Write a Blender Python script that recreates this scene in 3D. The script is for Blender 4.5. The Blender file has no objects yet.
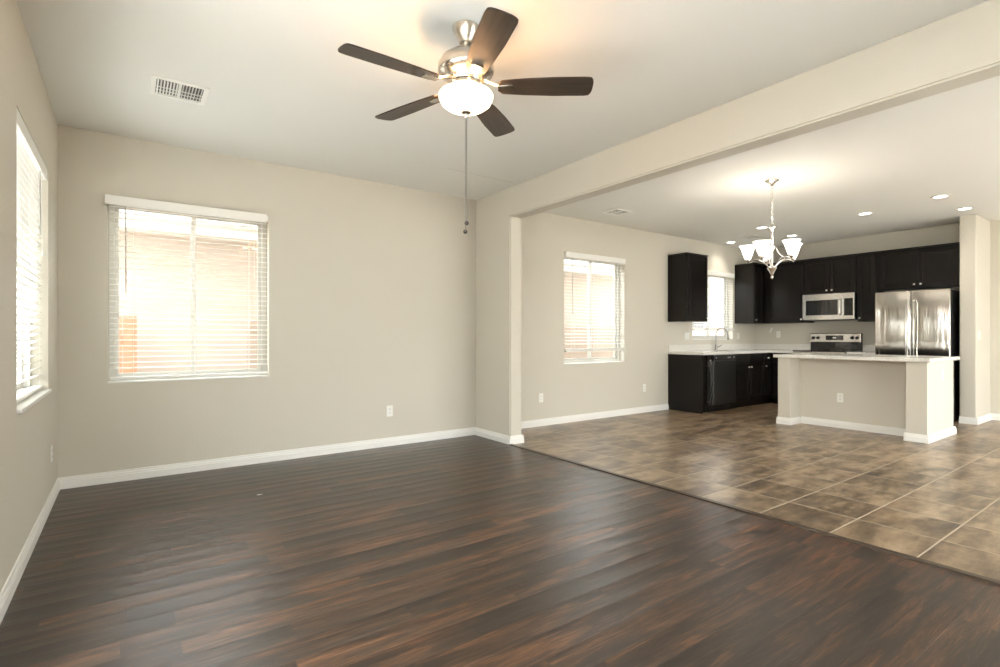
import bpy, bmesh, math, random
from mathutils import Vector, Matrix
random.seed(7)
PI = math.pi
sc = bpy.context.scene
COL = sc.collection

# ---------------------------------------------------------------- camera, world, light, exposure
cam_d = bpy.data.cameras.new('camera')
cam = bpy.data.objects.new('camera', cam_d); COL.objects.link(cam)
cam.location = (0, 0, 1.152)
cam.rotation_euler = (PI/2, 0, -math.radians(35.63))
cam_d.sensor_width = 36.0; cam_d.lens = 18.684; cam_d.shift_y = 0.0025
cam_d.clip_start = 0.02; cam_d.clip_end = 300
sc.camera = cam
sc.view_settings.view_transform = 'Standard'
sc.view_settings.look = 'None'
sc.view_settings.gamma = 1
sc.view_settings.use_curve_mapping = False
sc.view_settings.exposure = 1.27
try:
    sc.cycles.use_denoising = True
    sc.cycles.max_bounces = 12; sc.cycles.diffuse_bounces = 8
    sc.cycles.transparent_max_bounces = 24
    sc.cycles.sample_clamp_indirect = 8
    sc.cycles.caustics_reflective = False; sc.cycles.caustics_refractive = False
except Exception:
    pass
world = bpy.data.worlds.new('world'); sc.world = world
world.use_nodes = True
wn = world.node_tree.nodes; wl = world.node_tree.links
bg = wn['Background']
SKY = 5.0
bg.inputs['Strength'].default_value = SKY
tc = wn.new('ShaderNodeTexCoord'); sep = wn.new('ShaderNodeSeparateXYZ'); cr = wn.new('ShaderNodeValToRGB')
wl.new(tc.outputs['Generated'], sep.inputs[0]); wl.new(sep.outputs['Z'], cr.inputs[0]); wl.new(cr.outputs[0], bg.inputs['Color'])
cr.color_ramp.elements[0].position = 0.0; cr.color_ramp.elements[0].color = (1.0, 0.985, 0.96, 1)
cr.color_ramp.elements[1].position = 0.8; cr.color_ramp.elements[1].color = (0.86, 0.93, 1.0, 1)

sun_d = bpy.data.lights.new('sun', 'SUN'); sun_d.energy = 13.0; sun_d.angle = 0.02; sun_d.color = (1.0, 0.985, 0.97)
sun = bpy.data.objects.new('sun', sun_d); COL.objects.link(sun); sun.location = (0, -10, 12)
sun.rotation_euler = (math.radians(27), 0, 0)

def portal(name, loc, rot, w, h):
    l = bpy.data.lights.new(name, 'AREA'); l.shape = 'RECTANGLE'; l.size = w; l.size_y = h
    l.cycles.is_portal = True
    o = bpy.data.objects.new(name, l); COL.objects.link(o); o.location = loc; o.rotation_euler = rot
    return o

# ---------------------------------------------------------------- dimensions
XL, YA, XB0, XB1, ZB, H = -0.43, 5.10, 3.30, 3.46, 2.42, 2.74
XK, XR, YR = 9.49, 9.66, -2.2
WINS = [(-0.13, 1.05, 0.78, 2.25), (4.70, 5.89, 0.775, 2.265), (7.56, 8.76, 1.09, 2.25)]
WINL_ADDED = (-2.05, 2.45, 0.10, 2.40)     # unseen wide window added in the left wall beside the camera for daylight
WINL = (3.34, 4.54, 0.78, 2.25)      # on the left wall: y0, y1, z0, z1

# ---------------------------------------------------------------- materials
def mat(name, col, rough=0.5, metal=0.0, spec=0.5, emit=None, estr=0.0, coat=0.0):
    m = bpy.data.materials.new(name); m.use_nodes = True
    b = m.node_tree.nodes['Principled BSDF']
    b.inputs['Base Color'].default_value = (*col, 1)
    b.inputs['Roughness'].default_value = rough
    b.inputs['Metallic'].default_value = metal
    b.inputs['Specular IOR Level'].default_value = spec
    if coat: b.inputs['Coat Weight'].default_value = coat
    if emit:
        b.inputs['Emission Color'].default_value = (*emit, 1)
        b.inputs['Emission Strength'].default_value = estr
    return m

def nd(m, t, **k):
    n = m.node_tree.nodes.new(t)
    for a, v in k.items(): setattr(n, a, v)
    return n
def lk(m, a, b): m.node_tree.links.new(a, b)
def bsdf(m): return m.node_tree.nodes['Principled BSDF']

def coords(m, scale=(1, 1, 1), loc=(0, 0, 0), rot=(0, 0, 0)):
    t = nd(m, 'ShaderNodeTexCoord'); mp = nd(m, 'ShaderNodeMapping')
    lk(m, t.outputs['Object'], mp.inputs['Vector'])
    mp.inputs['Scale'].default_value = scale; mp.inputs['Location'].default_value = loc; mp.inputs['Rotation'].default_value = rot
    return mp.outputs['Vector']
def noise(m, vec, scale, detail=3, rough=0.5, dist=0.0):
    n = nd(m, 'ShaderNodeTexNoise'); lk(m, vec, n.inputs['Vector'])
    n.inputs['Scale'].default_value = scale; n.inputs['Detail'].default_value = detail
    n.inputs['Roughness'].default_value = rough; n.inputs['Distortion'].default_value = dist
    return n.outputs['Fac']
def ramp(m, fac, stops):
    r = nd(m, 'ShaderNodeValToRGB'); lk(m, fac, r.inputs[0])
    els = r.color_ramp.elements
    while len(els) < len(stops): els.new(0.5)
    for e, (p, c) in zip(els, stops): e.position = p; e.color = (*c, 1)
    return r.outputs[0]
def bump(m, h, strength, dist, normal=None):
    b = nd(m, 'ShaderNodeBump'); lk(m, h, b.inputs['Height'])
    b.inputs['Strength'].default_value = strength; b.inputs['Distance'].default_value = dist
    if normal is not None: lk(m, normal, b.inputs['Normal'])
    return b.outputs['Normal']
def math_(m, op, a, b=None, c=None):
    n = nd(m, 'ShaderNodeMath', operation=op)
    for i, v in enumerate((a, b, c)):
        if v is None: continue
        if isinstance(v, (int, float)): n.inputs[i].default_value = v
        else: lk(m, v, n.inputs[i])
    return n.outputs[0]
def mixc(m, fac, a, b, mode='MIX'):
    n = nd(m, 'ShaderNodeMix', data_type='RGBA', blend_type=mode)
    for i, v in ((0, fac), (6, a), (7, b)):
        if isinstance(v, (int, float)): n.inputs[i].default_value = v
        elif isinstance(v, tuple): n.inputs[i].default_value = (*v, 1)
        else: lk(m, v, n.inputs[i])
    return n.outputs[2]

def plaster(name, col, rough=0.85, amt=0.12, sc_=55):
    m = mat(name, col, rough, spec=0.3)
    v = coords(m)
    n = noise(m, v, sc_, 4, 0.6)
    lk(m, bump(m, n, amt, 0.01), bsdf(m).inputs['Normal'])
    n2 = noise(m, v, 0.7, 2, 0.5)
    c = mixc(m, n2, tuple(x*0.985 for x in col), tuple(min(1, x*1.015) for x in col))
    lk(m, c, bsdf(m).inputs['Base Color'])
    return m

M = {}
M['wall'] = plaster('wall_paint', (0.615, 0.58, 0.505))
M['ceiling'] = plaster('ceiling_paint', (0.78, 0.775, 0.74), amt=0.08)
M['trim'] = mat('trim_white', (0.82, 0.81, 0.78), 0.35)
M['white'] = mat('white_plastic', (0.84, 0.83, 0.79), 0.35)
M['slotdark'] = mat('socket_dark', (0.08, 0.08, 0.075), 0.5)

def wood_floor():
    m = mat('dark_plank_floor', (0.05, 0.03, 0.02), 0.33, spec=0.62)
    v = coords(m)
    s0 = nd(m, 'ShaderNodeSeparateXYZ'); lk(m, v, s0.inputs[0])
    wnz = nd(m, 'ShaderNodeTexWhiteNoise', noise_dimensions='1D')
    lk(m, math_(m, 'FLOOR', math_(m, 'DIVIDE', s0.outputs[1], 0.128)), wnz.inputs['W'])
    cb0 = nd(m, 'ShaderNodeCombineXYZ'); lk(m, math_(m, 'ADD', s0.outputs[0], math_(m, 'MULTIPLY', wnz.outputs[0], 0.92)), cb0.inputs[0]); lk(m, s0.outputs[1], cb0.inputs[1])
    br = nd(m, 'ShaderNodeTexBrick'); lk(m, cb0.outputs[0], br.inputs['Vector'])
    br.offset = 0.0; br.squash = 1
    br.inputs['Color1'].default_value = (0, 0, 0, 1); br.inputs['Color2'].default_value = (1, 1, 1, 1)
    br.inputs['Mortar'].default_value = (0.5, 0.5, 0.5, 1)
    br.inputs['Scale'].default_value = 1; br.inputs['Mortar Size'].default_value = 0.0012
    br.inputs['Mortar Smooth'].default_value = 0.2
    br.inputs['Brick Width'].default_value = 0.92; br.inputs['Row Height'].default_value = 0.128
    # shift the grain per board so streaks stop at the joints
    sepv = nd(m, 'ShaderNodeSeparateXYZ'); lk(m, v, sepv.inputs[0])
    comb = nd(m, 'ShaderNodeCombineXYZ')
    bcol = nd(m, 'ShaderNodeSeparateColor'); lk(m, br.outputs['Color'], bcol.inputs[0])
    rnd = bcol.outputs[0]
    lk(m, math_(m, 'ADD', math_(m, 'MULTIPLY', sepv.outputs[0], 1.3), math_(m, 'MULTIPLY', rnd, 31.0)), comb.inputs[0])
    lk(m, math_(m, 'ADD', math_(m, 'MULTIPLY', sepv.outputs[1], 14.0), math_(m, 'MULTIPLY', rnd, 17.0)), comb.inputs[1])
    g1 = noise(m, comb.outputs[0], 1.7, 6, 0.62, 0.6)
    comb2 = nd(m, 'ShaderNodeVectorMath', operation='MULTIPLY'); lk(m, comb.outputs[0], comb2.inputs[0]); comb2.inputs[1].default_value = (3.0, 6.5, 1)
    g2 = noise(m, comb2.outputs[0], 2.2, 5, 0.7, 0.2)
    f = math_(m, 'ADD', math_(m, 'MULTIPLY', g1, 0.60), math_(m, 'MULTIPLY', g2, 0.46))
    f = math_(m, 'ADD', f, math_(m, 'MULTIPLY', rnd, 0.10))
    c = ramp(m, f, [(0.41, (0.006, 0.0038, 0.0026)), (0.525, (0.0155, 0.0088, 0.0054)), (0.60, (0.042, 0.0215, 0.0120)),
                    (0.67, (0.115, 0.050, 0.023)), (0.78, (0.23, 0.105, 0.046))])
    big = noise(m, v, 0.55, 2, 0.5)
    c = mixc(m, math_(m, 'MULTIPLY', math_(m, 'SUBTRACT', big, 0.42), 1.2), c, (0.017, 0.0135, 0.0115))
    c = mixc(m, br.outputs['Fac'], c, (0.008, 0.006, 0.005))
    lk(m, c, bsdf(m).inputs['Base Color'])
    r = math_(m, 'ADD', 0.285, math_(m, 'MULTIPLY', g2, 0.08))
    lk(m, r, bsdf(m).inputs['Roughness'])
    # cupped boards: height follows a parabola across each row
    fr = math_(m, 'FRACT', math_(m, 'DIVIDE', sepv.outputs[1], 0.128))
    d = math_(m, 'SUBTRACT', fr, 0.5)
    cup = math_(m, 'MULTIPLY', math_(m, 'MULTIPLY', d, d), 4.0)
    wob = math_(m, 'ADD', 0.35, math_(m, 'MULTIPLY', noise(m, v, 1.6, 2), 1.3))
    cup = math_(m, 'MULTIPLY', cup, wob)
    n1 = bump(m, cup, 0.5, 0.003)
    n2 = bump(m, g2, 0.25, 0.002, n1)
    n3 = bump(m, math_(m, 'SUBTRACT', 1.0, br.outputs['Fac']), 0.6, 0.0015, n2)
    lk(m, n3, bsdf(m).inputs['Normal'])
    return m
M['wood_floor'] = wood_floor()

def tile_floor():
    m = mat('stone_tile_floor', (0.2, 0.15, 0.1), 0.3, spec=0.75)
    v = coords(m, loc=(-3.315 % 0.415 * -1 + 0.0, 0, 0))
    v = coords(m, loc=(-(3.315 - 0.415*0), -0.10, 0))
    br = nd(m, 'ShaderNodeTexBrick'); lk(m, v, br.inputs['Vector'])
    br.offset = 0.0; br.squash = 1
    br.inputs['Color1'].default_value = (0, 0, 0, 1); br.inputs['Color2'].default_value = (1, 1, 1, 1)
    br.inputs['Mortar'].default_value = (0.5, 0.5, 0.5, 1)
    br.inputs['Scale'].default_value = 1; br.inputs['Mortar Size'].default_value = 0.005
    br.inputs['Mortar Smooth'].default_value = 0.3
    br.inputs['Brick Width'].default_value = 0.415; br.inputs['Row Height'].default_value = 0.415
    bcol = nd(m, 'ShaderNodeSeparateColor'); lk(m, br.outputs['Color'], bcol.inputs[0]); rnd = bcol.outputs[0]
    off = nd(m, 'ShaderNodeCombineXYZ'); lk(m, math_(m, 'MULTIPLY', rnd, 13.0), off.inputs[2])
    add = nd(m, 'ShaderNodeVectorMath', operation='ADD'); lk(m, v, add.inputs[0]); lk(m, off.outputs[0], add.inputs[1])
    sv = nd(m, 'ShaderNodeVectorMath', operation='MULTIPLY'); lk(m, add.outputs[0], sv.inputs[0]); sv.inputs[1].default_value = (1.0, 3.0, 1.0)
    n1 = noise(m, sv.outputs[0], 2.2, 6, 0.6, 0.35)
    n2 = noise(m, add.outputs[0], 14, 4, 0.6)
    f = math_(m, 'ADD', math_(m, 'MULTIPLY', n1, 0.75), math_(m, 'MULTIPLY', n2, 0.25))
    f = math_(m, 'ADD', f, math_(m, 'MULTIPLY', math_(m, 'SUBTRACT', rnd, 0.5), 0.10))
    c = ramp(m, f, [(0.36, (0.064, 0.040, 0.022)), (0.46, (0.155, 0.103, 0.060)), (0.55, (0.275, 0.192, 0.118)), (0.68, (0.41, 0.305, 0.20))])
    c = mixc(m, br.outputs['Fac'], c, (0.50, 0.43, 0.33))
    lk(m, c, bsdf(m).inputs['Base Color'])
    lk(m, math_(m, 'ADD', math_(m, 'ADD', 0.28, math_(m, 'MULTIPLY', n1, 0.05)), math_(m, 'MULTIPLY', br.outputs['Fac'], 0.4)), bsdf(m).inputs['Roughness'])
    nn = bump(m, math_(m, 'SUBTRACT', 1.0, br.outputs['Fac']), 0.5, 0.002)
    nn = bump(m, n1, 0.10, 0.004, nn)
    lk(m, nn, bsdf(m).inputs['Normal'])
    return m
M['tile_floor'] = tile_floor()

def espresso():
    m = mat('espresso_wood', (0.012, 0.008, 0.006), 0.3, spec=0.3)
    v = coords(m, scale=(6, 6, 0.8))
    n = noise(m, v, 5, 4, 0.6, 0.3)
    lk(m, ramp(m, n, [(0.35, (0.0035, 0.0024, 0.0018)), (0.7, (0.0065, 0.0040, 0.0030))]), bsdf(m).inputs['Base Color'])
    lk(m, math_(m, 'ADD', 0.29, math_(m, 'MULTIPLY', n, 0.04)), bsdf(m).inputs['Roughness'])
    return m
M['espresso'] = espresso()
def steel(name, col, rough, wave=0.0):
    m = mat(name, col, rough, 1.0)
    if wave:
        n = noise(m, coords(m, scale=(5, 5, 0.35)), 2.4, 2, 0.5, 0.6)
        nn = bump(m, n, wave, 0.02)
        lk(m, nn, bsdf(m).inputs['Normal'])
    else:
        n = noise(m, coords(m, scale=(1, 1, 40)), 8, 2)
        lk(m, bump(m, n, 0.05, 0.001), bsdf(m).inputs['Normal'])
    return m
M['steel'] = steel('stainless_steel', (0.62, 0.60, 0.57), 0.24)
M['fridge_steel'] = steel('polished_stainless', (0.66, 0.64, 0.61), 0.14, 0.35)
M['nickel'] = steel('brushed_nickel', (0.60, 0.56, 0.50), 0.26)
M['dark_nickel'] = mat('dark_nickel', (0.22, 0.21, 0.20), 0.3, 1.0)
M['chrome'] = mat('chrome', (0.72, 0.70, 0.67), 0.14, 1.0)
M['blackglass'] = mat('black_glass', (0.008, 0.008, 0.008), 0.06)
M['blackplastic'] = mat('black_enamel', (0.012, 0.012, 0.012), 0.3)
M['darksteel'] = mat('dark_appliance_steel', (0.045, 0.045, 0.043), 0.32, 0.5)
M['knob'] = mat('satin_knob', (0.85, 0.83, 0.79), 0.4, 1.0)
def quartz():
    m = mat('white_quartz', (0.78, 0.76, 0.72), 0.12)
    n = noise(m, coords(m), 60, 4, 0.7)
    lk(m, ramp(m, n, [(0.35, (0.66, 0.63, 0.58)), (0.6, (0.80, 0.785, 0.75))]), bsdf(m).inputs['Base Color'])
    return m
M['quartz'] = quartz()
M['slat'] = mat('blind_slat_white', (0.86, 0.85, 0.81), 0.4)
M['vinyl'] = mat('window_vinyl', (0.55, 0.53, 0.48), 0.4)
M['cord'] = mat('cord_white', (0.75, 0.74, 0.70), 0.7)
M['wand'] = mat('wand_clear_grey', (0.38, 0.38, 0.36), 0.3)
def blade():
    m = mat('fan_blade_wood', (0.03, 0.02, 0.015), 0.38)
    n = noise(m, coords(m, scale=(1.2, 12, 12)), 4, 4, 0.6)
    lk(m, ramp(m, n, [(0.3, (0.028, 0.020, 0.015)), (0.75, (0.060, 0.042, 0.030))]), bsdf(m).inputs['Base Color'])
    return m
M['blade'] = blade()
M['bowl'] = mat('lit_alabaster_glass', (0.9, 0.85, 0.75), 0.4, emit=(1.0, 0.80, 0.55), estr=1.7)
M['shade'] = mat('lit_frosted_glass', (0.92, 0.9, 0.86), 0.35, emit=(1.0, 0.95, 0.88), estr=1.3)
M['canlens'] = mat('lit_downlight_lens', (0.95, 0.93, 0.9), 0.5, emit=(1.0, 0.95, 0.86), estr=5.0)
M['rubber'] = mat('dark_bead', (0.06, 0.05, 0.045), 0.35, 0.4)

def glass():
    m = bpy.data.materials.new('window_glass'); m.use_nodes = True
    nt = m.node_tree; nt.nodes.clear()
    out = nt.nodes.new('ShaderNodeOutputMaterial'); mx = nt.nodes.new('ShaderNodeMixShader')
    tr = nt.nodes.new('ShaderNodeBsdfTransparent'); gl = nt.nodes.new('ShaderNodeBsdfGlossy')
    lw = nt.nodes.new('ShaderNodeLayerWeight'); pw_ = nt.nodes.new('ShaderNodeMath'); pw_.operation = 'POWER'; pw_.inputs[1].default_value = 5.0
    fr = nt.nodes.new('ShaderNodeMath'); fr.operation = 'MULTIPLY_ADD'; fr.inputs[1].default_value = 0.9; fr.inputs[2].default_value = 0.025
    nt.links.new(lw.outputs['Facing'], pw_.inputs[0]); nt.links.new(pw_.outputs[0], fr.inputs[0])
    tr.inputs['Color'].default_value = (0.97, 0.985, 0.975, 1); gl.inputs['Roughness'].default_value = 0.0
    nt.links.new(fr.outputs[0], mx.inputs[0]); nt.links.new(tr.outputs[0], mx.inputs[1]); nt.links.new(gl.outputs[0], mx.inputs[2])
    nt.links.new(mx.outputs[0], out.inputs[0])
    return m
M['glass'] = glass()
# outside
M['stucco'] = plaster('neighbour_stucco', (0.43, 0.36, 0.305), amt=0.3, sc_=30)
M['rooftile'] = mat('clay_roof_tile', (0.36, 0.32, 0.29), 0.7)
M['fascia'] = mat('fascia_cream', (0.66, 0.63, 0.58), 0.6)
M['gravel'] = plaster('gravel_ground', (0.34, 0.29, 0.24), amt=0.5, sc_=40)
M['patio'] = plaster('bounce_slab_concrete', (0.60, 0.59, 0.575), amt=0.2, sc_=20)  # pale concrete for the added slabs that bounce sun indoors
M['gatewood'] = mat('gate_wood', (0.30, 0.13, 0.065), 0.6)
def block():
    m = mat('block_wall', (0.45, 0.36, 0.3), 0.8)
    t = coords(m, rot=(PI/2, 0, 0))
    br = nd(m, 'ShaderNodeTexBrick'); lk(m, t, br.inputs['Vector'])
    br.inputs['Scale'].default_value = 1; br.inputs['Brick Width'].default_value = 0.4; br.inputs['Row Height'].default_value = 0.2
    br.inputs['Mortar Size'].default_value = 0.006
    br.inputs['Color1'].default_value = (0.30, 0.235, 0.185, 1); br.inputs['Color2'].default_value = (0.27, 0.21, 0.165, 1); br.inputs['Mortar'].default_value = (0.19, 0.16, 0.13, 1)
    lk(m, br.outputs['Color'], bsdf(m).inputs['Base Color'])
    return m
M['block'] = block()

# ---------------------------------------------------------------- mesh helpers
class MB:
    def __init__(s): s.bm = bmesh.new()
    def box(s, x0, x1, y0, y1, z0, z1, bev=0.0, mtx=None, seg=2):
        r = bmesh.ops.create_cube(s.bm, size=1.0)
        vs = r['verts']
        for v in vs:
            v.co = Vector(((x0+x1)/2 + v.co.x*(x1-x0), (y0+y1)/2 + v.co.y*(y1-y0), (z0+z1)/2 + v.co.z*(z1-z0)))
        if mtx is not None: bmesh.ops.transform(s.bm, matrix=mtx, verts=vs)
        if bev > 0:
            es = set(e for v in vs for e in v.link_edges)
            bmesh.ops.bevel(s.bm, geom=list(es), offset=bev, segments=seg, affect='EDGES', profile=0.5)
        return s
    def lathe(s, prof, c=(0, 0, 0), n=32, mtx=None, closed=False):
        rings = []
        for (r, z) in prof:
            ring = []
            if r < 1e-6: ring = [s.bm.verts.new((c[0], c[1], c[2]+z))]
            else:
                for i in range(n):
                    a = 2*PI*i/n
                    ring.append(s.bm.verts.new((c[0]+r*math.cos(a), c[1]+r*math.sin(a), c[2]+z)))
            rings.append(ring)
        vs = [v for r in rings for v in r]
        for a, b in zip(rings, rings[1:]):
            for i in range(n):
                j = (i+1) % n
                if len(a) == 1 and len(b) == 1: continue
                if len(a) == 1: s.bm.faces.new((a[0], b[j], b[i]))
                elif len(b) == 1: s.bm.faces.new((a[i], a[j], b[0]))
                else: s.bm.faces.new((a[i], a[j], b[j], b[i]))
        if mtx is not None: bmesh.ops.transform(s.bm, matrix=mtx, verts=vs)
        return s
    def tube(s, pts, r, n=10, closed=False, flat=1.0):
        pts = [Vector(p) for p in pts]; N = len(pts)
        rr = r if isinstance(r, (list, tuple)) else [r]*N
        rings = []; up = Vector((0, 0, 1)); prev = None
        for i, p in enumerate(pts):
            if closed: t = pts[(i+1) % N] - pts[i-1]
            else: t = pts[min(i+1, N-1)] - pts[max(i-1, 0)]
            t.normalize()
            if prev is None:
                a = up if abs(t.dot(up)) < 0.95 else Vector((1, 0, 0))
                u = t.cross(a).normalized()
            else:
                u = (prev - t*prev.dot(t)).normalized()
            prev = u; w = t.cross(u)
            rings.append([s.bm.verts.new(p + u*math.cos(2*PI*k/n)*rr[i] + w*math.sin(2*PI*k/n)*rr[i]*flat) for k in range(n)])
        M_ = N if closed else N-1
        for i in range(M_):
            a = rings[i]; b = rings[(i+1) % N]
            for k in range(n):
                s.bm.faces.new((a[k], a[(k+1) % n], b[(k+1) % n], b[k]))
        if not closed:
            s.bm.faces.new(list(reversed(rings[0]))); s.bm.faces.new(rings[-1])
        return s
    def prism(s, poly, z0, z1, mtx=None, bev=0.0):
        b = [s.bm.verts.new((x, y, z0)) for x, y in poly]; t = [s.bm.verts.new((x, y, z1)) for x, y in poly]
        s.bm.faces.new(list(reversed(b))); s.bm.faces.new(t)
        n = len(poly)
        for i in range(n): s.bm.faces.new((b[i], b[(i+1) % n], t[(i+1) % n], t[i]))
        vs = b+t
        if mtx is not None: bmesh.ops.transform(s.bm, matrix=mtx, verts=vs)
        if bev > 0:
            es = set(e for v in vs for e in v.link_edges)
            bmesh.ops.bevel(s.bm, geom=list(es), offset=bev, segments=2, affect='EDGES')
        return s
    def sphere(s, c, r, sc3=(1, 1, 1), u=16, v=10):
        g = bmesh.ops.create_uvsphere(s.bm, u_segments=u, v_segments=v, radius=r)
        for q in g['verts']: q.co = Vector((c[0]+q.co.x*sc3[0], c[1]+q.co.y*sc3[1], c[2]+q.co.z*sc3[2]))
        return s

ORG = {}
def part(name, mb, m, parent=None, smooth=False, label=None):
    bm = mb.bm
    bmesh.ops.recalc_face_normals(bm, faces=bm.faces[:])
    me = bpy.data.meshes.new(name)
    off = Vector((0, 0, 0))
    bm.to_mesh(me); bm.free()
    me.materials.append(m)
    if smooth:
        for p in me.polygons: p.use_smooth = True
        try: me.set_sharp_from_angle(angle=math.radians(40))
        except Exception: pass
    o = bpy.data.objects.new(name, me); COL.objects.link(o)
    if parent is not None: o.parent = parent
    if label: o['label'] = label
    return o
def tag(o, label, cat, group=None, kind=None):
    o['label'] = label; o['category'] = cat
    if group: o['group'] = group
    if kind: o['kind'] = kind
    return o
def empty(name, loc=(0, 0, 0), rz=0.0):
    o = bpy.data.objects.new(name, None); COL.objects.link(o)
    o.location = loc; o.rotation_euler = (0, 0, rz); o.empty_display_size = 0.1
    return o
def struct(name, mb, m, smooth=False, parent=None):
    o = part(name, mb, m, parent, smooth)
    if parent is None: o['kind'] = 'structure'
    return o
def copy_tree(o, parent=None):
    c = o.copy(); COL.objects.link(c)
    c.parent = parent
    for ch in o.children: copy_tree(ch, c)
    return c

# ---------------------------------------------------------------- room shell
T = 0.16
# floors
struct('floor_wood', MB().box(XL-0.2, 3.29, YR-0.2, YA+0.02, -0.12, 0.0), M['wood_floor'])
struct('floor_tile', MB().box(3.29, XR+0.2, YR-0.2, YA+0.02, -0.12, 0.0), M['tile_floor'])
struct('ceiling', MB().box(XL-0.2, XR+0.3, YR-0.2, YA+0.2, H, H+0.15), M['ceiling'])

def wall_with_holes(name, axis, c0, c1, a0, a1, z1, holes):
    """axis 'x': wall runs along x between y=c0..c1; 'y': along y between x=c0..c1"""
    mb = MB()
    def bx(p0, p1, q0, q1):
        if p1-p0 < 1e-4 or q1-q0 < 1e-4: return
        if axis == 'x': mb.box(p0, p1, c0, c1, q0, q1)
        else: mb.box(c0, c1, p0, p1, q0, q1)
    cur = a0
    for (h0, h1, z0, zt) in sorted(holes):
        bx(cur, h0, 0, z1); bx(h0, h1, 0, z0); bx(h0, h1, zt, z1); cur = h1
    bx(cur, a1, 0, z1)
    bmesh.ops.remove_doubles(mb.bm, verts=mb.bm.verts[:], dist=1e-5)
    return struct(name, mb, M['wall'])
wall_with_holes('wall_back', 'x', YA, YA+T, XL-T, XR+T, H, WINS)
wall_with_holes('wall_left', 'y', XL-T, XL, YR, YA, H, [WINL, WINL_ADDED])
ADDED_DOORS = [(3.75, 5.95, 0.0, 2.35), (6.3, 9.1, 0.0, 2.35)]  # openings for the added rear doors
wall_with_holes('wall_rear', 'x', YR-T, YR, XL-T, XR+T, H, ADDED_DOORS)
struct('wall_kitchen', MB().box(XK, XR+0.001, 1.95, YA-0.001, 0, H-0.001), M['wall'])
struct('wall_right', MB().box(XR, XR+T, YR, 1.95, 0, H-0.001), M['wall'])
struct('wall_wing', MB().box(8.955, XR-0.001, 1.875, 2.045, 0, H-0.001, 0.012), M['wall'])
# divider: pier and the beam above the wide opening, one plastered piece with rounded edges
mb = MB()
poly = [(YR+0.001, H-0.001), (YR+0.001, ZB), (4.42, ZB), (4.42, 0), (YA-0.001, 0), (YA-0.001, H-0.001)]
mtx = Matrix(((0, 0, 1, 0), (1, 0, 0, 0), (0, 1, 0, 0), (0, 0, 0, 1)))
mb.prism(poly, XB0, XB1, mtx, 0.012)
struct('wall_divider', mb, M['wall'])
struct('trim_1', MB().box(2.46, 3.24, 4.285, 4.291, H-0.0015, H+0.001), M['wall'])          # seam in the ceiling board
struct('trim_2', MB().prism([(3.268, 0.0), (3.275, 0.009), (3.312, 0.009), (3.322, 0.0)], YR, 4.40,
       Matrix(((1, 0, 0, 0), (0, 0, 1, 0), (0, 1, 0, 0), (0, 0, 0, 1)))), mat('threshold_wood', (0.045, 0.028, 0.017), 0.35))

# baseboards: moulded profile swept along straight runs
BP = [(0, 0), (0.016, 0), (0.016, 0.052), (0.012, 0.058), (0.0125, 0.066), (0.008, 0.074), (0.007, 0.086), (0, 0.088)]
def baseboard_mb(runs):
    mb = MB()
    for (x0, y0, x1, y1, nx, ny) in runs:            # n = direction into the room
        d = Vector((x1-x0, y1-y0, 0)); L = d.length; d.normalize()
        m4 = Matrix(((nx, 0, d.x, x0), (ny, 0, d.y, y0), (0, 1, 0, 0), (0, 0, 0, 1)))
        mb.prism(BP, 0, L, m4)
    return mb
e = 0.016
struct('baseboard_back', baseboard_mb([(XL, YA, XB0-0.0, YA, 0, -1)]), M['trim'])
struct('baseboard_left', baseboard_mb([(XL, YR, XL, YA-e, 1, 0)]), M['trim'])
struct('baseboard_divider', baseboard_mb([(XB0, 4.42-e, XB0, YA-e, -1, 0), (XB0, 4.42, XB1, 4.42, 0, -1), (XB1, 4.42-e, XB1, YA-e, 1, 0)]), M['trim'])
struct('baseboard_dining', baseboard_mb([(XB1, YA, 6.905, YA, 0, -1)]), M['trim'])
struct('baseboard_wing', baseboard_mb([(8.955, 1.875-e, 8.955, 2.045, -1, 0), (8.955, 1.875, XR-e, 1.875, 0, -1)]), M['trim'])
struct('baseboard_right', baseboard_mb([(XR, YR, XR, 1.875, -1, 0)]), M['trim'])

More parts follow.
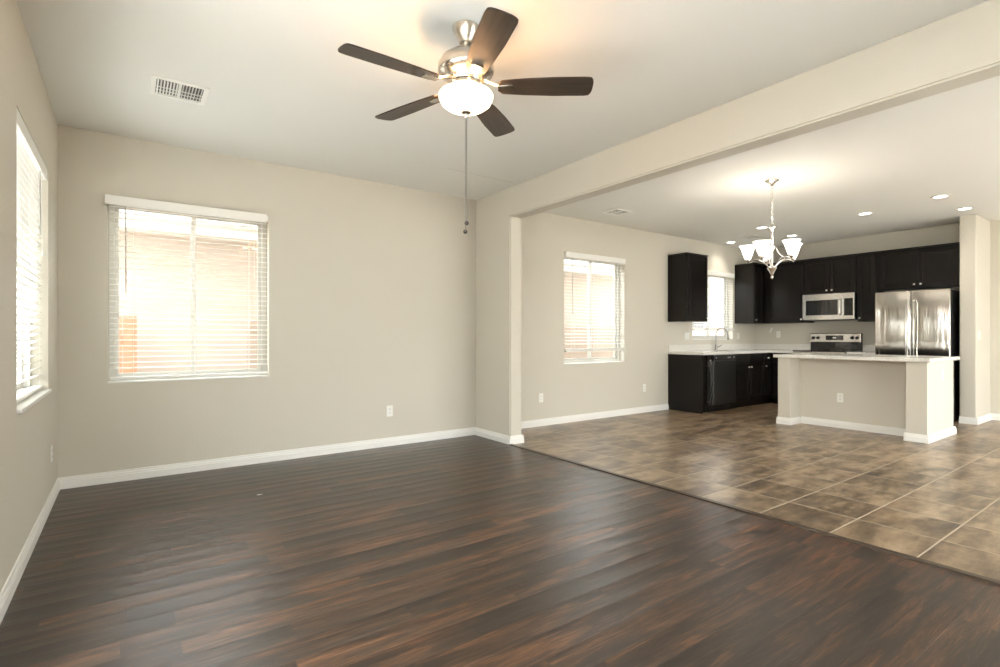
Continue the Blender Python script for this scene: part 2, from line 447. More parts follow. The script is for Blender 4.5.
# ---------------------------------------------------------------- windows (frame, two sashes with a meeting stile, glass)
def window(n, w, h, loc, rz, inward=0.055):
    """local: x along the wall 0..w, y = 0 at the room face of the wall, + outward, z 0..h"""
    r = empty('window_%d' % n, loc, rz); r['kind'] = 'structure'
    y0 = 0.085; y1 = 0.150
    f = MB()
    f.box(0.001, w-0.001, y0, y1, 0.001, 0.042, 0.004); f.box(0.001, w-0.001, y0, y1, h-0.042, h-0.001, 0.004)
    f.box(0.001, 0.042, y0, y1, 0.042, h-0.042, 0.004); f.box(w-0.042, w-0.001, y0, y1, 0.042, h-0.042, 0.004)
    part('frame', f, M['vinyl'], r)
    for k, (a, b, yy) in enumerate(((0.042, w/2+0.018, y0+0.008), (w/2-0.018, w-0.042, y0+0.036))):
        s = MB(); t = 0.030
        s.box(a, b, yy, yy+0.022, 0.042, 0.042+t, 0.003); s.box(a, b, yy, yy+0.022, h-0.042-t, h-0.042, 0.003)
        s.box(a, a+t, yy, yy+0.022, 0.042+t, h-0.042-t, 0.003); s.box(b-t, b, yy, yy+0.022, 0.042+t, h-0.042-t, 0.003)
        so = part('sash', s, M['vinyl'], r)
        part('pane', MB().box(a+t-0.004, b-t+0.004, yy+0.009, yy+0.013, 0.042+t-0.004, h-0.042-t+0.004), M['glass'], so)
        if k == 0: part('latch', MB().box(b-0.026, b-0.006, yy-0.012, yy, h*0.45, h*0.45+0.07, 0.004), M['vinyl'], so)
    st = MB().box(-0.006, w+0.006, -0.012, 0.086, -0.018, 0.0, 0.004)
    part('sill', MB().box(0.0015, w-0.0015, -0.004, 0.086, 0.0, 0.010, 0.003) if n < 4 else MB().box(0.0015, w-0.0015, -0.02, 0.086, 0.0005, 0.022, 0.004), M['trim'], r)
    st.bm.free()
    return r
for i, (a, b, z0, z1) in enumerate(WINS):
    window(i+1, b-a, z1-z0, (a, YA, z0), 0)
    portal('daylight_portal', ((a+b)/2, YA+0.17, (z0+z1)/2), (PI/2, 0, PI), b-a, z1-z0).rotation_euler = (-PI/2, 0, 0)
# left wall: local x -> +y world, local y (outward) -> -x : rotation +90
window(4, WINL[1]-WINL[0], WINL[3]-WINL[2], (XL, WINL[0], WINL[2]), PI/2)
portal('daylight_portal', (XL-0.17, (WINL[0]+WINL[1])/2, (WINL[2]+WINL[3])/2), (0, -PI/2, 0), WINL[3]-WINL[2], WINL[1]-WINL[0])

window(5, WINL_ADDED[1]-WINL_ADDED[0], WINL_ADDED[3]-WINL_ADDED[2], (XL, WINL_ADDED[0], WINL_ADDED[2]), PI/2)  # added window, out of view, lights the room from the left
portal('daylight_portal', (XL-0.17, (WINL_ADDED[0]+WINL_ADDED[1])/2, (WINL_ADDED[2]+WINL_ADDED[3])/2), (0, -PI/2, 0), WINL_ADDED[3]-WINL_ADDED[2], WINL_ADDED[1]-WINL_ADDED[0])
# unseen rear patio doors, added behind the camera to bring in daylight
for k, (a, b, z0, z1) in enumerate(ADDED_DOORS):
    r = empty('door_%d' % (k+1), (a, YR-0.1, 0)); r['kind'] = 'structure'
    w = b-a; f = MB(); t = 0.06
    f.box(0.002, w-0.002, -0.04, 0.06, 0.0, 0.04); f.box(0.002, w-0.002, -0.04, 0.06, z1-0.06, z1-0.002)
    n = 2
    for q in range(n+1):
        xx = 0.002+(w-0.064)*q/n; f.box(xx, xx+t, -0.04, 0.06, 0.04, z1-0.06)
    part('frame', f, M['trim'], r)
    for q in range(n):
        xx = 0.002+(w-0.064)*q/n
        part('pane', MB().box(xx+t, xx+(w-0.064)/n, 0.0, 0.005, 0.04, z1-0.06), M['glass'], r)
    portal('daylight_portal', ((a+b)/2, YR-0.2, z1/2), (PI/2, 0, 0), b-a, z1)

# ---------------------------------------------------------------- blinds
def blind(w, h, drop, loc, rz, label, tilt, pitch=0.044, wand_x=0.12, wand_len=0.62, stack=0, ext=0.012, wob=0.0, el=0.012, er=0.012):
    """drop = how far the bottom rail hangs below the top; y<0 is into the room"""
    r = empty('window_blind', loc, rz)
    tag(r, label, 'window blind', 'white slatted blinds in the windows')
    top = h
    v = MB().box(-el, w+er, -0.048, -0.034, top-0.072, top+0.004, 0.004)
    v.box(-el, -el+0.012, -0.034, -0.002, top-0.072, top+0.004, 0.002); v.box(w+er-0.012, w+er, -0.034, -0.002, top-0.072, top+0.004, 0.002)
    part('valance', v, M['slat'], r)
    part('headrail', MB().box(0.008, w-0.008, -0.026, 0.028, top-0.056, top-0.004, 0.003), M['slat'], r)
    s = MB(); z = top-0.075; zb = top-drop
    k = 0
    while z > zb+0.05+stack*0.006:
        ang = tilt(z/h)+random.uniform(-0.02, 0.02)
        m4 = Matrix.Translation((w/2, 0.0, z+random.uniform(-0.001, 0.001))) @ Matrix.Rotation(random.uniform(-wob, wob), 4, 'Y') @ Matrix.Rotation(ang, 4, 'X')
        # gently crowned slat: three facets
        for (ya, yb, zz) in ((-0.025, -0.009, -0.0012), (-0.009, 0.009, 0.0), (0.009, 0.025, -0.0012)):
            s.box(-w/2+0.014, w/2-0.014, ya, yb, zz-0.0014, zz+0.0014, 0, m4)
        z -= pitch; k += 1
    for q in range(stack):
        s.box(0.012, w-0.012, -0.025, 0.025, zb+0.022+q*0.0062, zb+0.0255+q*0.0062)
    part('slats', s, M['slat'], r)
    part('bottom_rail', MB().box(0.012, w-0.012, -0.026, 0.026, zb, zb+0.019, 0.004), M['slat'], r)
    c = MB()
    for fx in (0.14, 0.5, 0.86):
        for yy in (-0.027, 0.0275):
            c.box(w*fx-0.0012, w*fx+0.0012, yy-0.0006, yy+0.0006, zb+0.018, top-0.056)
    part('ladder_cords', c, M['cord'], r)
    wd = MB().tube([(wand_x, -0.036, top-0.07), (wand_x+0.002, -0.038, top-0.07-wand_len)], 0.0042, 8)
    part('tilt_wand', wd, M['wand'], r)
    lc = MB().tube([(w-0.13, -0.034, top-0.07), (w-0.131, -0.036, top-0.55)], 0.0016, 6)
    lc.tube([(w-0.131, -0.036, top-0.55), (w-0.131, -0.036, top-0.585)], [0.003, 0.007], 8)
    part('lift_cord', lc, M['cord'], r)
    return r
a, b, z0, z1 = WINS[0]
blind(b-a, z1-z0, z1-z0-0.028, (a, YA, z0), 0, 'white slatted blind over the living room window between the corner and the fan chain', lambda t: 0.10, wand_x=0.115, wand_len=0.69, el=0.018, er=-0.026)
a, b, z0, z1 = WINS[1]
blind(b-a, z1-z0, z1-z0-0.165, (a, YA, z0), 0, 'white slatted blind stopping short of the sill on the dining room window', lambda t: 0.12, wand_x=0.115, wand_len=0.75, stack=4, el=0.002, er=-0.026)
a, b, z0, z1 = WINS[2]
blind(b-a, z1-z0, z1-z0-0.155, (a, YA, z0), 0, 'white slatted blind on the window above the kitchen sink faucet', lambda t: 0.14, wand_x=0.115, wand_len=0.5, stack=4, el=0.002, er=-0.026)
blind(WINL[1]-WINL[0], WINL[3]-WINL[2], WINL[3]-WINL[2]-0.03, (XL-0.052, WINL[0], WINL[2]), PI/2, 'white slatted blind seen edge on along the left wall window', lambda t: -0.95+0.75*(1-t)**1.5, wand_x=0.95, wand_len=0.4, wob=0.004, el=-0.004, er=-0.004)

# ---------------------------------------------------------------- outlets and switches
def plate(loc, rz, label, kind='outlet', gang=1):
    """local y<0 into the room; loc = centre on the wall face"""
    name = {'outlet': 'wall_outlet', 'switch': 'light_switch'}[kind]
    r = empty(name, loc, rz); tag(r, label, 'outlet' if kind == 'outlet' else 'switch')
    w = 0.070+0.046*(gang-1)
    part('cover_plate', MB().box(-w/2, w/2, -0.006, -0.0003, -0.057, 0.057, 0.003), M['white'], r)
    for g in range(gang):
        cx = (g-(gang-1)/2)*0.046
        if kind == 'outlet':
            for s in (-1, 1):
                so = part('socket', MB().box(cx-0.017, cx+0.017, -0.008, -0.0055, s*0.021-0.0145, s*0.021+0.0145, 0.002), M['white'], r)
                sl = MB().box(cx-0.008, cx-0.0055, -0.0085, -0.0078, s*0.021-0.003, s*0.021+0.006)
                sl.box(cx+0.0055, cx+0.008, -0.0085, -0.0078, s*0.021-0.003, s*0.021+0.006)
                sl.box(cx-0.002, cx+0.002, -0.0085, -0.0078, s*0.021-0.010, s*0.021-0.006)
                part('slots', sl, M['slotdark'], so)
        else:
            part('rocker', MB().box(cx-0.017, cx+0.017, -0.009, -0.0055, -0.033, 0.033, 0.002), M['white'], r)
    return r
plate((2.23, YA, 0.365), 0, 'white duplex outlet low on the living room wall under the fan chain')
plate((4.30, YA, 0.36), 0, 'white duplex outlet low on the dining wall beside the opening pier')
plate((6.33, YA, 0.37), 0, 'white duplex outlet low on the dining wall near the dark end cabinet')
plate((XL, 4.69, 0.345), PI/2, 'white duplex outlet low on the left wall by the room corner')
plate((7.40, YA, 1.15), 0, 'white two gang switch plate above counter under the lone upper cabinet', 'switch', 2)
plate((8.93, YA, 1.15), 0, 'white switch plate on the wall right of the sink window', 'switch')
plate((XK, 4.66, 1.18), -PI/2, 'white duplex outlet on the backsplash wall left of the range')
plate((7.25, 2.80, 0.38), -PI/2, 'white duplex outlet on the recessed front of the kitchen island')
plate((7.46, 1.855, 0.71), 0, 'white duplex outlet high on the end face of the kitchen island')
plate((9.08, 1.875, 1.16), 0, 'white light switch on the side of the wing wall past the fridge', 'switch')
pm = part('wall_mark', MB().box(-0.004, 0.0, -0.012, 0.012, -0.045, 0.045, 0.0, Matrix.Rotation(0.45, 4, 'X')), M['white'])  # thin slanted white patch on the wall
pm.location = (XK-0.0005, 4.79, 1.26); tag(pm, 'small slanted white mark on the wall above the corner counter', 'wall mark')
pm2 = part('paper_scrap', MB().prism([(-0.018, -0.007), (0.015, -0.009), (0.02, 0.004), (-0.01, 0.009)], 0.0004, 0.0016), M['white'])
pm2.location = (0.775, 4.08, 0); tag(pm2, 'tiny white scrap lying on the dark plank floor', 'scrap')

# ---------------------------------------------------------------- ceiling vents
def vent(loc, w, d, label, rows=2, fins=7, fh=0.006):
    r = empty('ceiling_vent', loc); tag(r, label, 'vent', 'ceiling air vents')
    f = MB(); t = 0.028; z0, z1 = -0.010, -0.0005
    f.box(-w/2, w/2, -d/2, -d/2+t, z0, z1, 0.002); f.box(-w/2, w/2, d/2-t, d/2, z0, z1, 0.002)
    f.box(-w/2, -w/2+t, -d/2+t, d/2-t, z0, z1, 0.002); f.box(w/2-t, w/2, -d/2+t, d/2-t, z0, z1, 0.002)
    f.box(-0.008, 0.008, -d/2+t, d/2-t, z0, z1)
    part('frame', f, M['white'], r)
    part('duct', MB().box(-w/2+t, w/2-t, -d/2+t, d/2-t, -0.0035, -0.0008), M['slotdark'], r)
    s = MB()
    for side in (-1, 1):
        x0, x1 = (-w/2+t, -0.008) if side < 0 else (0.008, w/2-t)
        for k in range(fins):
            xx = x0+(x1-x0)*(k+0.5)/fins
            s.box(-0.0008, 0.0008, -d/2+t, d/2-t, -fh, fh, 0, Matrix.Translation((xx, 0, -0.0035-fh)) @ Matrix.Rotation(side*0.6, 4, 'Y'))
        for q in range(3):
            yy = (-d/2+t)+(d-2*t)*(0.5+0.22*q)
            s.box(x0, x1, yy, yy+0.012, -0.006, -0.0045)
    part('louvres', s, M['white'], r)
    return r
vent((0.27, 3.93, H), 0.31, 0.29, 'white louvred ceiling vent in the living room left of the fan')
vent((5.08, 4.52, H), 0.30, 0.26, 'white louvred ceiling vent above the dining room window wall', fins=4, fh=0.002)
vent((8.10, 4.42, H), 0.30, 0.26, 'ceiling vent behind the chandelier shades over the kitchen', fins=4, fh=0.002)

# ---------------------------------------------------------------- recessed downlights
def can(x, y, label, pw=6.0):
    r = empty('recessed_light', (x, y, H)); tag(r, label, 'ceiling light', 'recessed lights in the kitchen ceiling')
    part('trim_ring', MB().lathe([(0.062, -0.001), (0.062, -0.006), (0.068, -0.008), (0.088, -0.006), (0.092, -0.0005)], n=32), M['white'], r, True)
    part('lens', MB().lathe([(0.0, -0.004), (0.055, -0.0045), (0.0615, -0.001), (0.0, -0.0008)], n=32), M['canlens'], r, True)
    l = bpy.data.lights.new('downlight_lamp', 'SPOT'); l.energy = pw; l.color = (1.0, 0.93, 0.82)
    l.spot_size = math.radians(120); l.spot_blend = 0.7; l.shadow_soft_size = 0.05
    lo = bpy.data.objects.new('downlight_lamp', l); COL.objects.link(lo); lo.location = (x, y, H-0.03)
for x, y, lb in ((8.29, 4.86, 'round recessed light close to the wall above the sink window'),
                 (7.54, 3.94, 'round recessed light just left of the chandelier stem'),
                 (8.53, 3.98, 'round recessed light just right of the chandelier stem above its shades'),
                 (7.76, 2.71, 'lone round recessed light above the island between chandelier and fridge'),
                 (7.51, 1.88, 'larger looking recessed light toward the right edge of the kitchen ceiling'),
                 (8.47, 1.88, 'round recessed light directly above the end of the wing wall')):
    can(x, y, lb)

# ---------------------------------------------------------------- ceiling fan
fan = empty('ceiling_fan', (1.412, 2.270, H)); tag(fan, 'brushed nickel ceiling fan with five dark blades and lit bowl', 'ceiling fan')
part('canopy', MB().lathe([(0.0, -0.0008), (0.066, -0.001), (0.071, -0.006), (0.069, -0.016), (0.052, -0.05), (0.036, -0.078), (0.034, -0.086), (0.0, -0.086)]), M['nickel'], fan, True)
part('downrod', MB().lathe([(0.0, -0.08), (0.0125, -0.08), (0.0125, -0.118), (0.024, -0.120), (0.024, -0.140), (0.0, -0.140)]), M['nickel'], fan, True)
part('motor_housing', MB().lathe([(0.0, -0.13), (0.05, -0.132), (0.092, -0.145), (0.125, -0.170), (0.142, -0.200), (0.145, -0.228), (0.138, -0.242), (0.110, -0.258), (0.085, -0.272), (0.078, -0.290), (0.0, -0.290)], n=48), M['nickel'], fan, True)
part('light_fitter', MB().lathe([(0.0, -0.289), (0.066, -0.290), (0.086, -0.300), (0.088, -0.316), (0.055, -0.326), (0.0, -0.326)], n=40), M['nickel'], fan, True)
part('glass_bowl', MB().lathe([(0.134, -0.345), (0.140, -0.354), (0.138, -0.370), (0.126, -0.394), (0.100, -0.414), (0.066, -0.427), (0.030, -0.433), (0.0, -0.434),
                               (0.0, -0.430), (0.029, -0.429), (0.064, -0.423), (0.097, -0.410), (0.122, -0.391), (0.134, -0.369), (0.136, -0.354), (0.130, -0.346), (0.134, -0.345)], n=48), M['bowl'], fan, True)
part('finial', MB().lathe([(0.0, -0.433), (0.024, -0.435), (0.027, -0.442), (0.013, -0.450), (0.013, -0.460), (0.005, -0.470), (0.0, -0.471)], n=20), M['nickel'], fan, True)
part('lamp_rod', MB().lathe([(0.0, -0.318), (0.006, -0.318), (0.006, -0.432), (0.0, -0.432)], n=10), M['nickel'], fan, True)
for k in range(3):
    a = 2*PI*k/3+0.4
    b_ = MB().sphere((0.075*math.cos(a), 0.075*math.sin(a), -0.378), 0.022, (1, 1, 1.2), 12, 8)
    part('bulb', b_, mat('lit_bulb', (1, 0.9, 0.7), 0.4, emit=(1.0, 0.66, 0.32), estr=14) if k == 0 else bpy.data.materials['lit_bulb'], fan, True)
    l = bpy.data.lights.new('fan_bulb', 'POINT'); l.energy = 3.2; l.color = (1.0, 0.50, 0.20); l.shadow_soft_size = 0.03
    lo = bpy.data.objects.new('fan_bulb', l); COL.objects.link(lo)
    lo.location = (fan.location.x+0.075*math.cos(a), fan.location.y+0.075*math.sin(a), H-0.345)
def blade_outline():
    pts = []
    r0, r1 = 0.165, 0.65
    n = 8
    for i in range(n+1):                                   # root, rounded corners
        t = PI/2+PI*i/n
        pts.append((r0+0.03+0.03*math.cos(t), 0.052*math.sin(t)))
    pts += [(0.30, -0.062), (0.45, -0.070), (0.60, -0.071)]
    for i in range(n+1):
        t = -PI/2+PI*i/n
        s = math.sin(t); c = math.cos(t)
        pts.append((r1-0.035+0.035*abs(c)**0.6, 0.070*(abs(s)**0.7)*(1 if s > 0 else -1)))
    pts += [(0.45, 0.070), (0.30, 0.062)]
    out = []
    for p in pts:
        if not out or (Vector(p)-Vector(out[-1])).length > 1e-4: out.append(p)
    return out
zb = -0.310
for k in range(5):
    ang = math.radians(35.5+72*k)
    pitch = Matrix.Rotation(math.radians(-11), 4, 'X')
    bl = part('blade', MB().prism(blade_outline(), -0.004, 0.004, Matrix.Translation((0, 0, zb)) @ pitch, 0.0015), M['blade'], fan)
    bl.rotation_euler = (0, 0, ang)
    ir = MB()
    ir.tube([(0.07, 0, -0.268), (0.11, 0, -0.283), (0.145, 0, -0.298), (0.18, 0, -0.309)], [0.018, 0.015, 0.014, 0.018], 10, flat=0.35)
    ir.prism([(0.165, -0.022), (0.235, -0.028), (0.245, -0.02), (0.248, 0), (0.245, 0.02), (0.235, 0.028), (0.165, 0.022)], -0.011, -0.0045, Matrix.Translation((0, 0, zb)) @ pitch, 0.0015)
    io = part('blade_iron', ir, M['nickel'], bl, True)
pc = MB()
pc.tube([(0.004, 0.0, -0.471), (0.004, 0.0, -1.005)], 0.0022, 6)
pc.tube([(-0.004, 0.0, -0.471), (-0.004, 0.0, -1.04)], 0.0016, 6)
ch = part('pull_chain', pc, M['dark_nickel'], fan)
part('chain_bead', MB().sphere((0.004, 0, -1.008), 0.0115), M['rubber'], ch, True)
part('chain_bead', MB().sphere((-0.004, 0, -1.052), 0.0115), M['rubber'], ch, True)

# ---------------------------------------------------------------- chandelier
cx, cy = 5.325, 2.68
chd = empty('chandelier', (cx, cy, H)); tag(chd, 'brushed nickel chandelier with five lit white glass shades', 'chandelier')
part('canopy', MB().lathe([(0.0, -0.0008), (0.064, -0.001), (0.066, -0.010), (0.050, -0.018), (0.030, -0.036), (0.014, -0.060), (0.0, -0.064)]), M['chrome'], chd, True)
cm = MB(); z = -0.062; k = 0
while z > -0.43:
    pts = []
    for i in range(12):
        t = 2*PI*i/12
        a_ = 0.0115*math.cos(t); b_ = 0.0165*math.sin(t)
        pts.append((a_, 0, z-0.0145+b_) if k % 2 == 0 else (0, a_, z-0.0145+b_))
    cm.tube(pts, 0.0032, 6, closed=True); z -= 0.0245; k += 1
cm.tube([(0.006*math.cos(t*0.9), 0.006*math.sin(t*0.9), -0.062-0.385*t/24) for t in range(25)], 0.002, 6)
part('chain', cm, M['chrome'], chd)
part('stem', MB().lathe([(0.0, -0.448), (0.010, -0.450), (0.012, -0.466), (0.034, -0.472), (0.036, -0.480), (0.022, -0.490), (0.017, -0.50), (0.017, -0.515),
                         (0.0115, -0.525), (0.0115, -0.86), (0.016, -0.875), (0.042, -0.890), (0.045, -0.902), (0.030, -0.925), (0.016, -0.955), (0.009, -0.970), (0.014, -0.986), (0.010, -1.002), (0.0, -1.010)]), M['chrome'], chd, True)
def bez(p0, p1, p2, p3, n=16):
    out = []
    for i in range(n+1):
        t = i/n; u = 1-t
        out.append(tuple(u**3*a+3*u*u*t*b+3*u*t*t*c+t**3*d for a, b, c, d in zip(p0, p1, p2, p3)))
    return out
toward = math.atan2(-cy, -cx)
R5 = 0.224
arms = []
for k in range(5):
    # offset measured to the viewer's right of the near direction
    ang = toward+math.radians((193, -95, -23, 49, 121)[k])*1.0
    am = MB()
    am.tube(bez((0.02, 0, -0.895), (0.10, 0, -0.80), (0.14, 0, -0.785), (R5, 0, -0.825)), 0.0062, 8)
    am.tube(bez((0.012, 0, -0.53), (0.02, 0, -0.68), (0.07, 0, -0.77), (R5*0.66, 0, -0.812)), 0.005, 8)
    am.tube([(R5, 0, -0.83), (R5, 0, -0.805)], [0.008, 0.012], 10)
    ao = part('arm', am, M['chrome'], chd, True); ao.rotation_euler = (0, 0, ang)
    part('shade_cup', MB().lathe([(0.0, -0.805), (0.009, -0.80), (0.012, -0.79), (0.026, -0.778), (0.028, -0.762), (0.024, -0.762), (0.0, -0.768)], (R5, 0, -0.03), 20), M['chrome'], ao, True)
    prof = [(0.024, -0.764), (0.030, -0.752), (0.044, -0.715), (0.055, -0.680), (0.066, -0.648), (0.082, -0.622), (0.084, -0.620),
            (0.080, -0.621), (0.063, -0.648), (0.052, -0.680), (0.041, -0.715), (0.027, -0.752), (0.021, -0.762), (0.024, -0.764)]
    part('glass_shade', MB().lathe(prof, (R5, 0, -0.032), 28), M['shade'], ao, True)
    l = bpy.data.lights.new('chandelier_bulb', 'POINT'); l.energy = 0.75; l.color = (1.0, 0.92, 0.82); l.shadow_soft_size = 0.035
    lo = bpy.data.objects.new('chandelier_bulb', l); COL.objects.link(lo)
    lo.location = (cx+R5*math.cos(ang), cy+R5*math.sin(ang), H-0.685)

# ---------------------------------------------------------------- cabinets (local: x 0..w, front y=0, depth +y, z up)
def panel_door(w, h, t=0.020, st=0.055):
    mb = MB()
    mb.box(0, w, -t, -0.001, 0, st, 0.002); mb.box(0, w, -t, -0.001, h-st, h, 0.002)
    mb.box(0, st, -t, -0.001, st, h-st, 0.002); mb.box(w-st, w, -t, -0.001, st, h-st, 0.002)
    mb.box(st-0.002, w-st+0.002, -t+0.009, -0.002, st-0.002, h-st+0.002)
    if w > 0.22 and h > 0.3:                                 # raised centre field
        mb.box(st+0.022, w-st-0.022, -t+0.004, -t+0.010, st+0.022, h-st-0.022, 0.003)
    return mb
def shift(mb, x, y, z):
    bmesh.ops.translate(mb.bm, verts=mb.bm.verts[:], vec=(x, y, z)); return mb
def add_door(root, x, z, w, h, knob, name='door', slab=False):
    mb = panel_door(w, h) if not slab else MB().box(0, w, -0.02, -0.001, 0, h, 0.003)
    d = part(name, shift(mb, x, 0, z), M['espresso'], root)
    if knob:
        kx, kz = knob
        m4 = Matrix.Translation((kx, -0.0195, kz)) @ Matrix.Rotation(PI/2, 4, 'X')
        part('knob', MB().lathe([(0.0, 0.0), (0.006, 0.0), (0.005, 0.012), (0.013, 0.018), (0.015, 0.024), (0.010, 0.029), (0.0, 0.030)], n=16, mtx=m4), M['knob'], d, True)
    return d
def upper(loc, rz, w, h, d, doors, label, cw=None):
    """doors: list of (x0,x1,knob side 'l'/'r'/None)"""
    r = empty('upper_cabinet', loc, rz); tag(r, label, 'cabinet', 'dark upper kitchen cabinets')
    part('body', MB().box(0, w, 0.0, d, 0, h, 0.002), M['espresso'], r)
    part('cornice', MB().box(-0.0, cw or w, -0.026, d, h+0.001, h+0.018, 0.003), M['espresso'], r)
    for x0, x1, kn in doors:
        kx = {'l': x0+0.035, 'r': x1-0.035, None: None}[kn]
        add_door(r, x0, 0.012, x1-x0, h-0.03, (kx, 0.055) if kx else None)
    return r
hU = 1.03; zU = 1.375
yAf = YA-0.335; xKf = XK-0.335
upper((6.90, yAf, zU), 0, 0.54, hU, 0.333, [(0.012, 0.528, 'r')], 'dark single door upper cabinet left of the sink window')
upper((8.815, yAf, zU), 0, XK-8.815-0.002, hU, 0.333, [(0.008, 0.305, 'l')], 'dark upper cabinet with glossy side in the kitchen corner right of the sink window', 0.31)
upper((xKf, yAf-0.002, zU), -PI/2, yAf-0.002-4.064, hU, 0.333, [(0.13, 0.690, 'r')], 'dark upper cabinet with wide door between corner and microwave')
upper((xKf, 4.062, 1.83), -PI/2, 0.760, zU+hU-1.83, 0.333, [(0.010, 0.378, 'r'), (0.382, 0.750, 'l')], 'short dark two door cabinet above the microwave')
upper((xKf, 3.300, zU), -PI/2, 0.26, hU, 0.333, [(0.008, 0.252, 'l')], 'narrow dark upper cabinet between microwave and fridge')
upper((xKf, 3.038, 1.835), -PI/2, 0.985, zU+hU-1.835, 0.333, [(0.045, 0.495, 'r'), (0.500, 0.950, 'l')], 'wide dark two door cabinet above the refrigerator')

def base(loc, rz, w, d, fronts, label, h=0.868, name='base_cabinet', sink=False):
    r = empty(name, loc, rz); tag(r, label, 'cabinet', 'dark base kitchen cabinets')
    mb = MB().box(0, w, 0.0, d, 0.10, h, 0.002); mb.box(0.0, w, 0.07, d, 0.0, 0.10)
    if sink:
        mb.bm.free(); mb = MB().box(0, w, 0.0, d, 0.10, 0.68, 0.002); mb.box(0.0, w, 0.07, d, 0.0, 0.10); mb.box(0, w, 0.0, 0.018, 0.68, h); mb.box(0, 0.016, 0.018, d, 0.68, h); mb.box(w-0.016, w, 0.018, d, 0.68, h)
    part('body', mb, M['espresso'], r)
    for (kind, x0, x1, z0, z1, kn) in fronts:
        if kind == 'door': add_door(r, x0, z0, x1-x0, z1-z0, {'l': (x0+0.035, z1-0.05), 'r': (x1-0.035, z1-0.05), None: None}[kn])
        else: add_door(r, x0, z0, x1-x0, z1-z0, ((x0+x1)/2, (z0+z1)/2) if kn else None, 'drawer', True)
    return r
yBf = YA-0.60; xBf = XK-0.60
e0 = base((6.925, yBf, 0), 0, 0.195, 0.598, [('door', 0.075, 0.191, 0.115, 0.70, None), ('drawer', 0.075, 0.191, 0.715, 0.855, True)], 'dark end base cabinet with finished side at left end of counter')
part('end_panel', MB().box(-0.018, -0.0005, 0.0, 0.598, 0.0, 0.868, 0.001), M['espresso'], e0)
base((7.735, yBf, 0), 0, 0.90, 0.598, [('drawer', 0.01, 0.448, 0.715, 0.855, False), ('drawer', 0.452, 0.89, 0.715, 0.855, False), ('door', 0.01, 0.448, 0.115, 0.70, 'r'), ('door', 0.452, 0.89, 0.115, 0.70, 'l')], 'dark two door sink base cabinet below the faucet', sink=True)
base((8.637, yBf, 0), 0, XK-8.637-0.002, 0.598, [('drawer', 0.01, 0.225, 0.715, 0.855, True), ('door', 0.01, 0.225, 0.115, 0.70, 'l')], 'dark corner base cabinet with narrow drawer beside the sink base')
base((xBf, yBf-0.002, 0), -PI/2, yBf-0.002-4.105, 0.598, [('drawer', 0.03, 0.385, 0.715, 0.855, True), ('door', 0.03, 0.385, 0.115, 0.70, 'r')], 'dark base cabinet left of the range')
base((xBf, 3.335, 0), -PI/2, 0.375, 0.598, [('drawer', 0.01, 0.365, 0.715, 0.855, True), ('door', 0.01, 0.365, 0.115, 0.70, 'r')], 'dark base cabinet between the range and the refrigerator')

# worktops
sx0, sx1, sy0, sy1 = 7.80, 8.56, 4.60, 4.95
mb = MB()
zc0, zc1 = 0.870, 0.910
yf = yBf-0.03
ybk = YA-0.0015
for bx_ in ((6.90, sx0, yf, ybk), (sx1, XK-0.0015, yf, ybk), (sx0, sx1, yf, sy0), (sx0, sx1, sy1, ybk), (xBf-0.03, XK-0.0015, 4.105, yf)):
    mb.box(bx_[0], bx_[1], bx_[2], bx_[3], zc0, zc1)
bmesh.ops.remove_doubles(mb.bm, verts=mb.bm.verts[:], dist=1e-5)
ct = part('countertop', mb, M['quartz']); tag(ct, 'white quartz worktop wrapping the sink wall and corner', 'countertop')
mb = MB().box(6.90, XK-0.0015, YA-0.021, ybk, zc1, 1.010, 0.002); mb.box(XK-0.021, XK-0.0015, 4.105, YA-0.021, zc1, 1.010, 0.002)
part('backsplash', mb, M['quartz'], ct)
ct2 = part('countertop', MB().box(xBf-0.03, XK-0.0015, 2.957, 3.335, zc0, zc1, 0.003), M['quartz']); tag(ct2, 'short white quartz worktop between the range and fridge', 'countertop')
part('backsplash', MB().box(XK-0.021, XK-0.0015, 2.957, 3.335, zc1, 1.010, 0.002), M['quartz'], ct2)
mb = MB()
sk0 = 0.70
mb.box(sx0+0.002, sx1-0.002, sy0+0.002, sy1-0.002, sk0, sk0+0.004)
for b4 in ((sx0+0.002, sx0+0.006, sy0+0.002, sy1-0.002), (sx1-0.006, sx1-0.002, sy0+0.002, sy1-0.002), (sx0+0.006, sx1-0.006, sy0+0.002, sy0+0.006), (sx0+0.006, sx1-0.006, sy1-0.006, sy1-0.002)):
    mb.box(*b4, sk0+0.004, zc1-0.004)
snk = part('kitchen_sink', mb, M['steel']); tag(snk, 'stainless undermount sink set in the worktop under the window', 'sink')
part('drain', MB().lathe([(0.0, 0.006), (0.03, 0.006), (0.04, 0.009), (0.042, 0.004), (0, 0.004)], ((sx0+sx1)/2, (sy0+sy1)/2, sk0), 20), M['chrome'], snk, True)

# faucet
fc = empty('kitchen_faucet', (8.10, 5.015, zc1)); tag(fc, 'tall gooseneck faucet with pull down spray on the sink worktop', 'faucet')
part('base', MB().lathe([(0, 0.0005), (0.030, 0.0005), (0.030, 0.008), (0.022, 0.014), (0.019, 0.08), (0.016, 0.10), (0, 0.10)], n=20), M['dark_nickel'], fc, True)
arc = [(0, 0, 0.09), (0, 0, 0.27)]
for i in range(1, 15):
    t = PI*i/15
    arc.append((0.092*(1-math.cos(t))*0.75, -0.092*(1-math.cos(t))*0.66, 0.27+0.105*math.sin(t)))
arc.append((0.145, -0.125, 0.255))
part('spout', MB().tube(arc, 0.0105, 12), M['dark_nickel'], fc, True)
part('spray_head', MB().tube([(0.145, -0.125, 0.258), (0.150, -0.129, 0.215), (0.154, -0.132, 0.18)], [0.012, 0.016, 0.019], 12), M['dark_nickel'], fc, True)
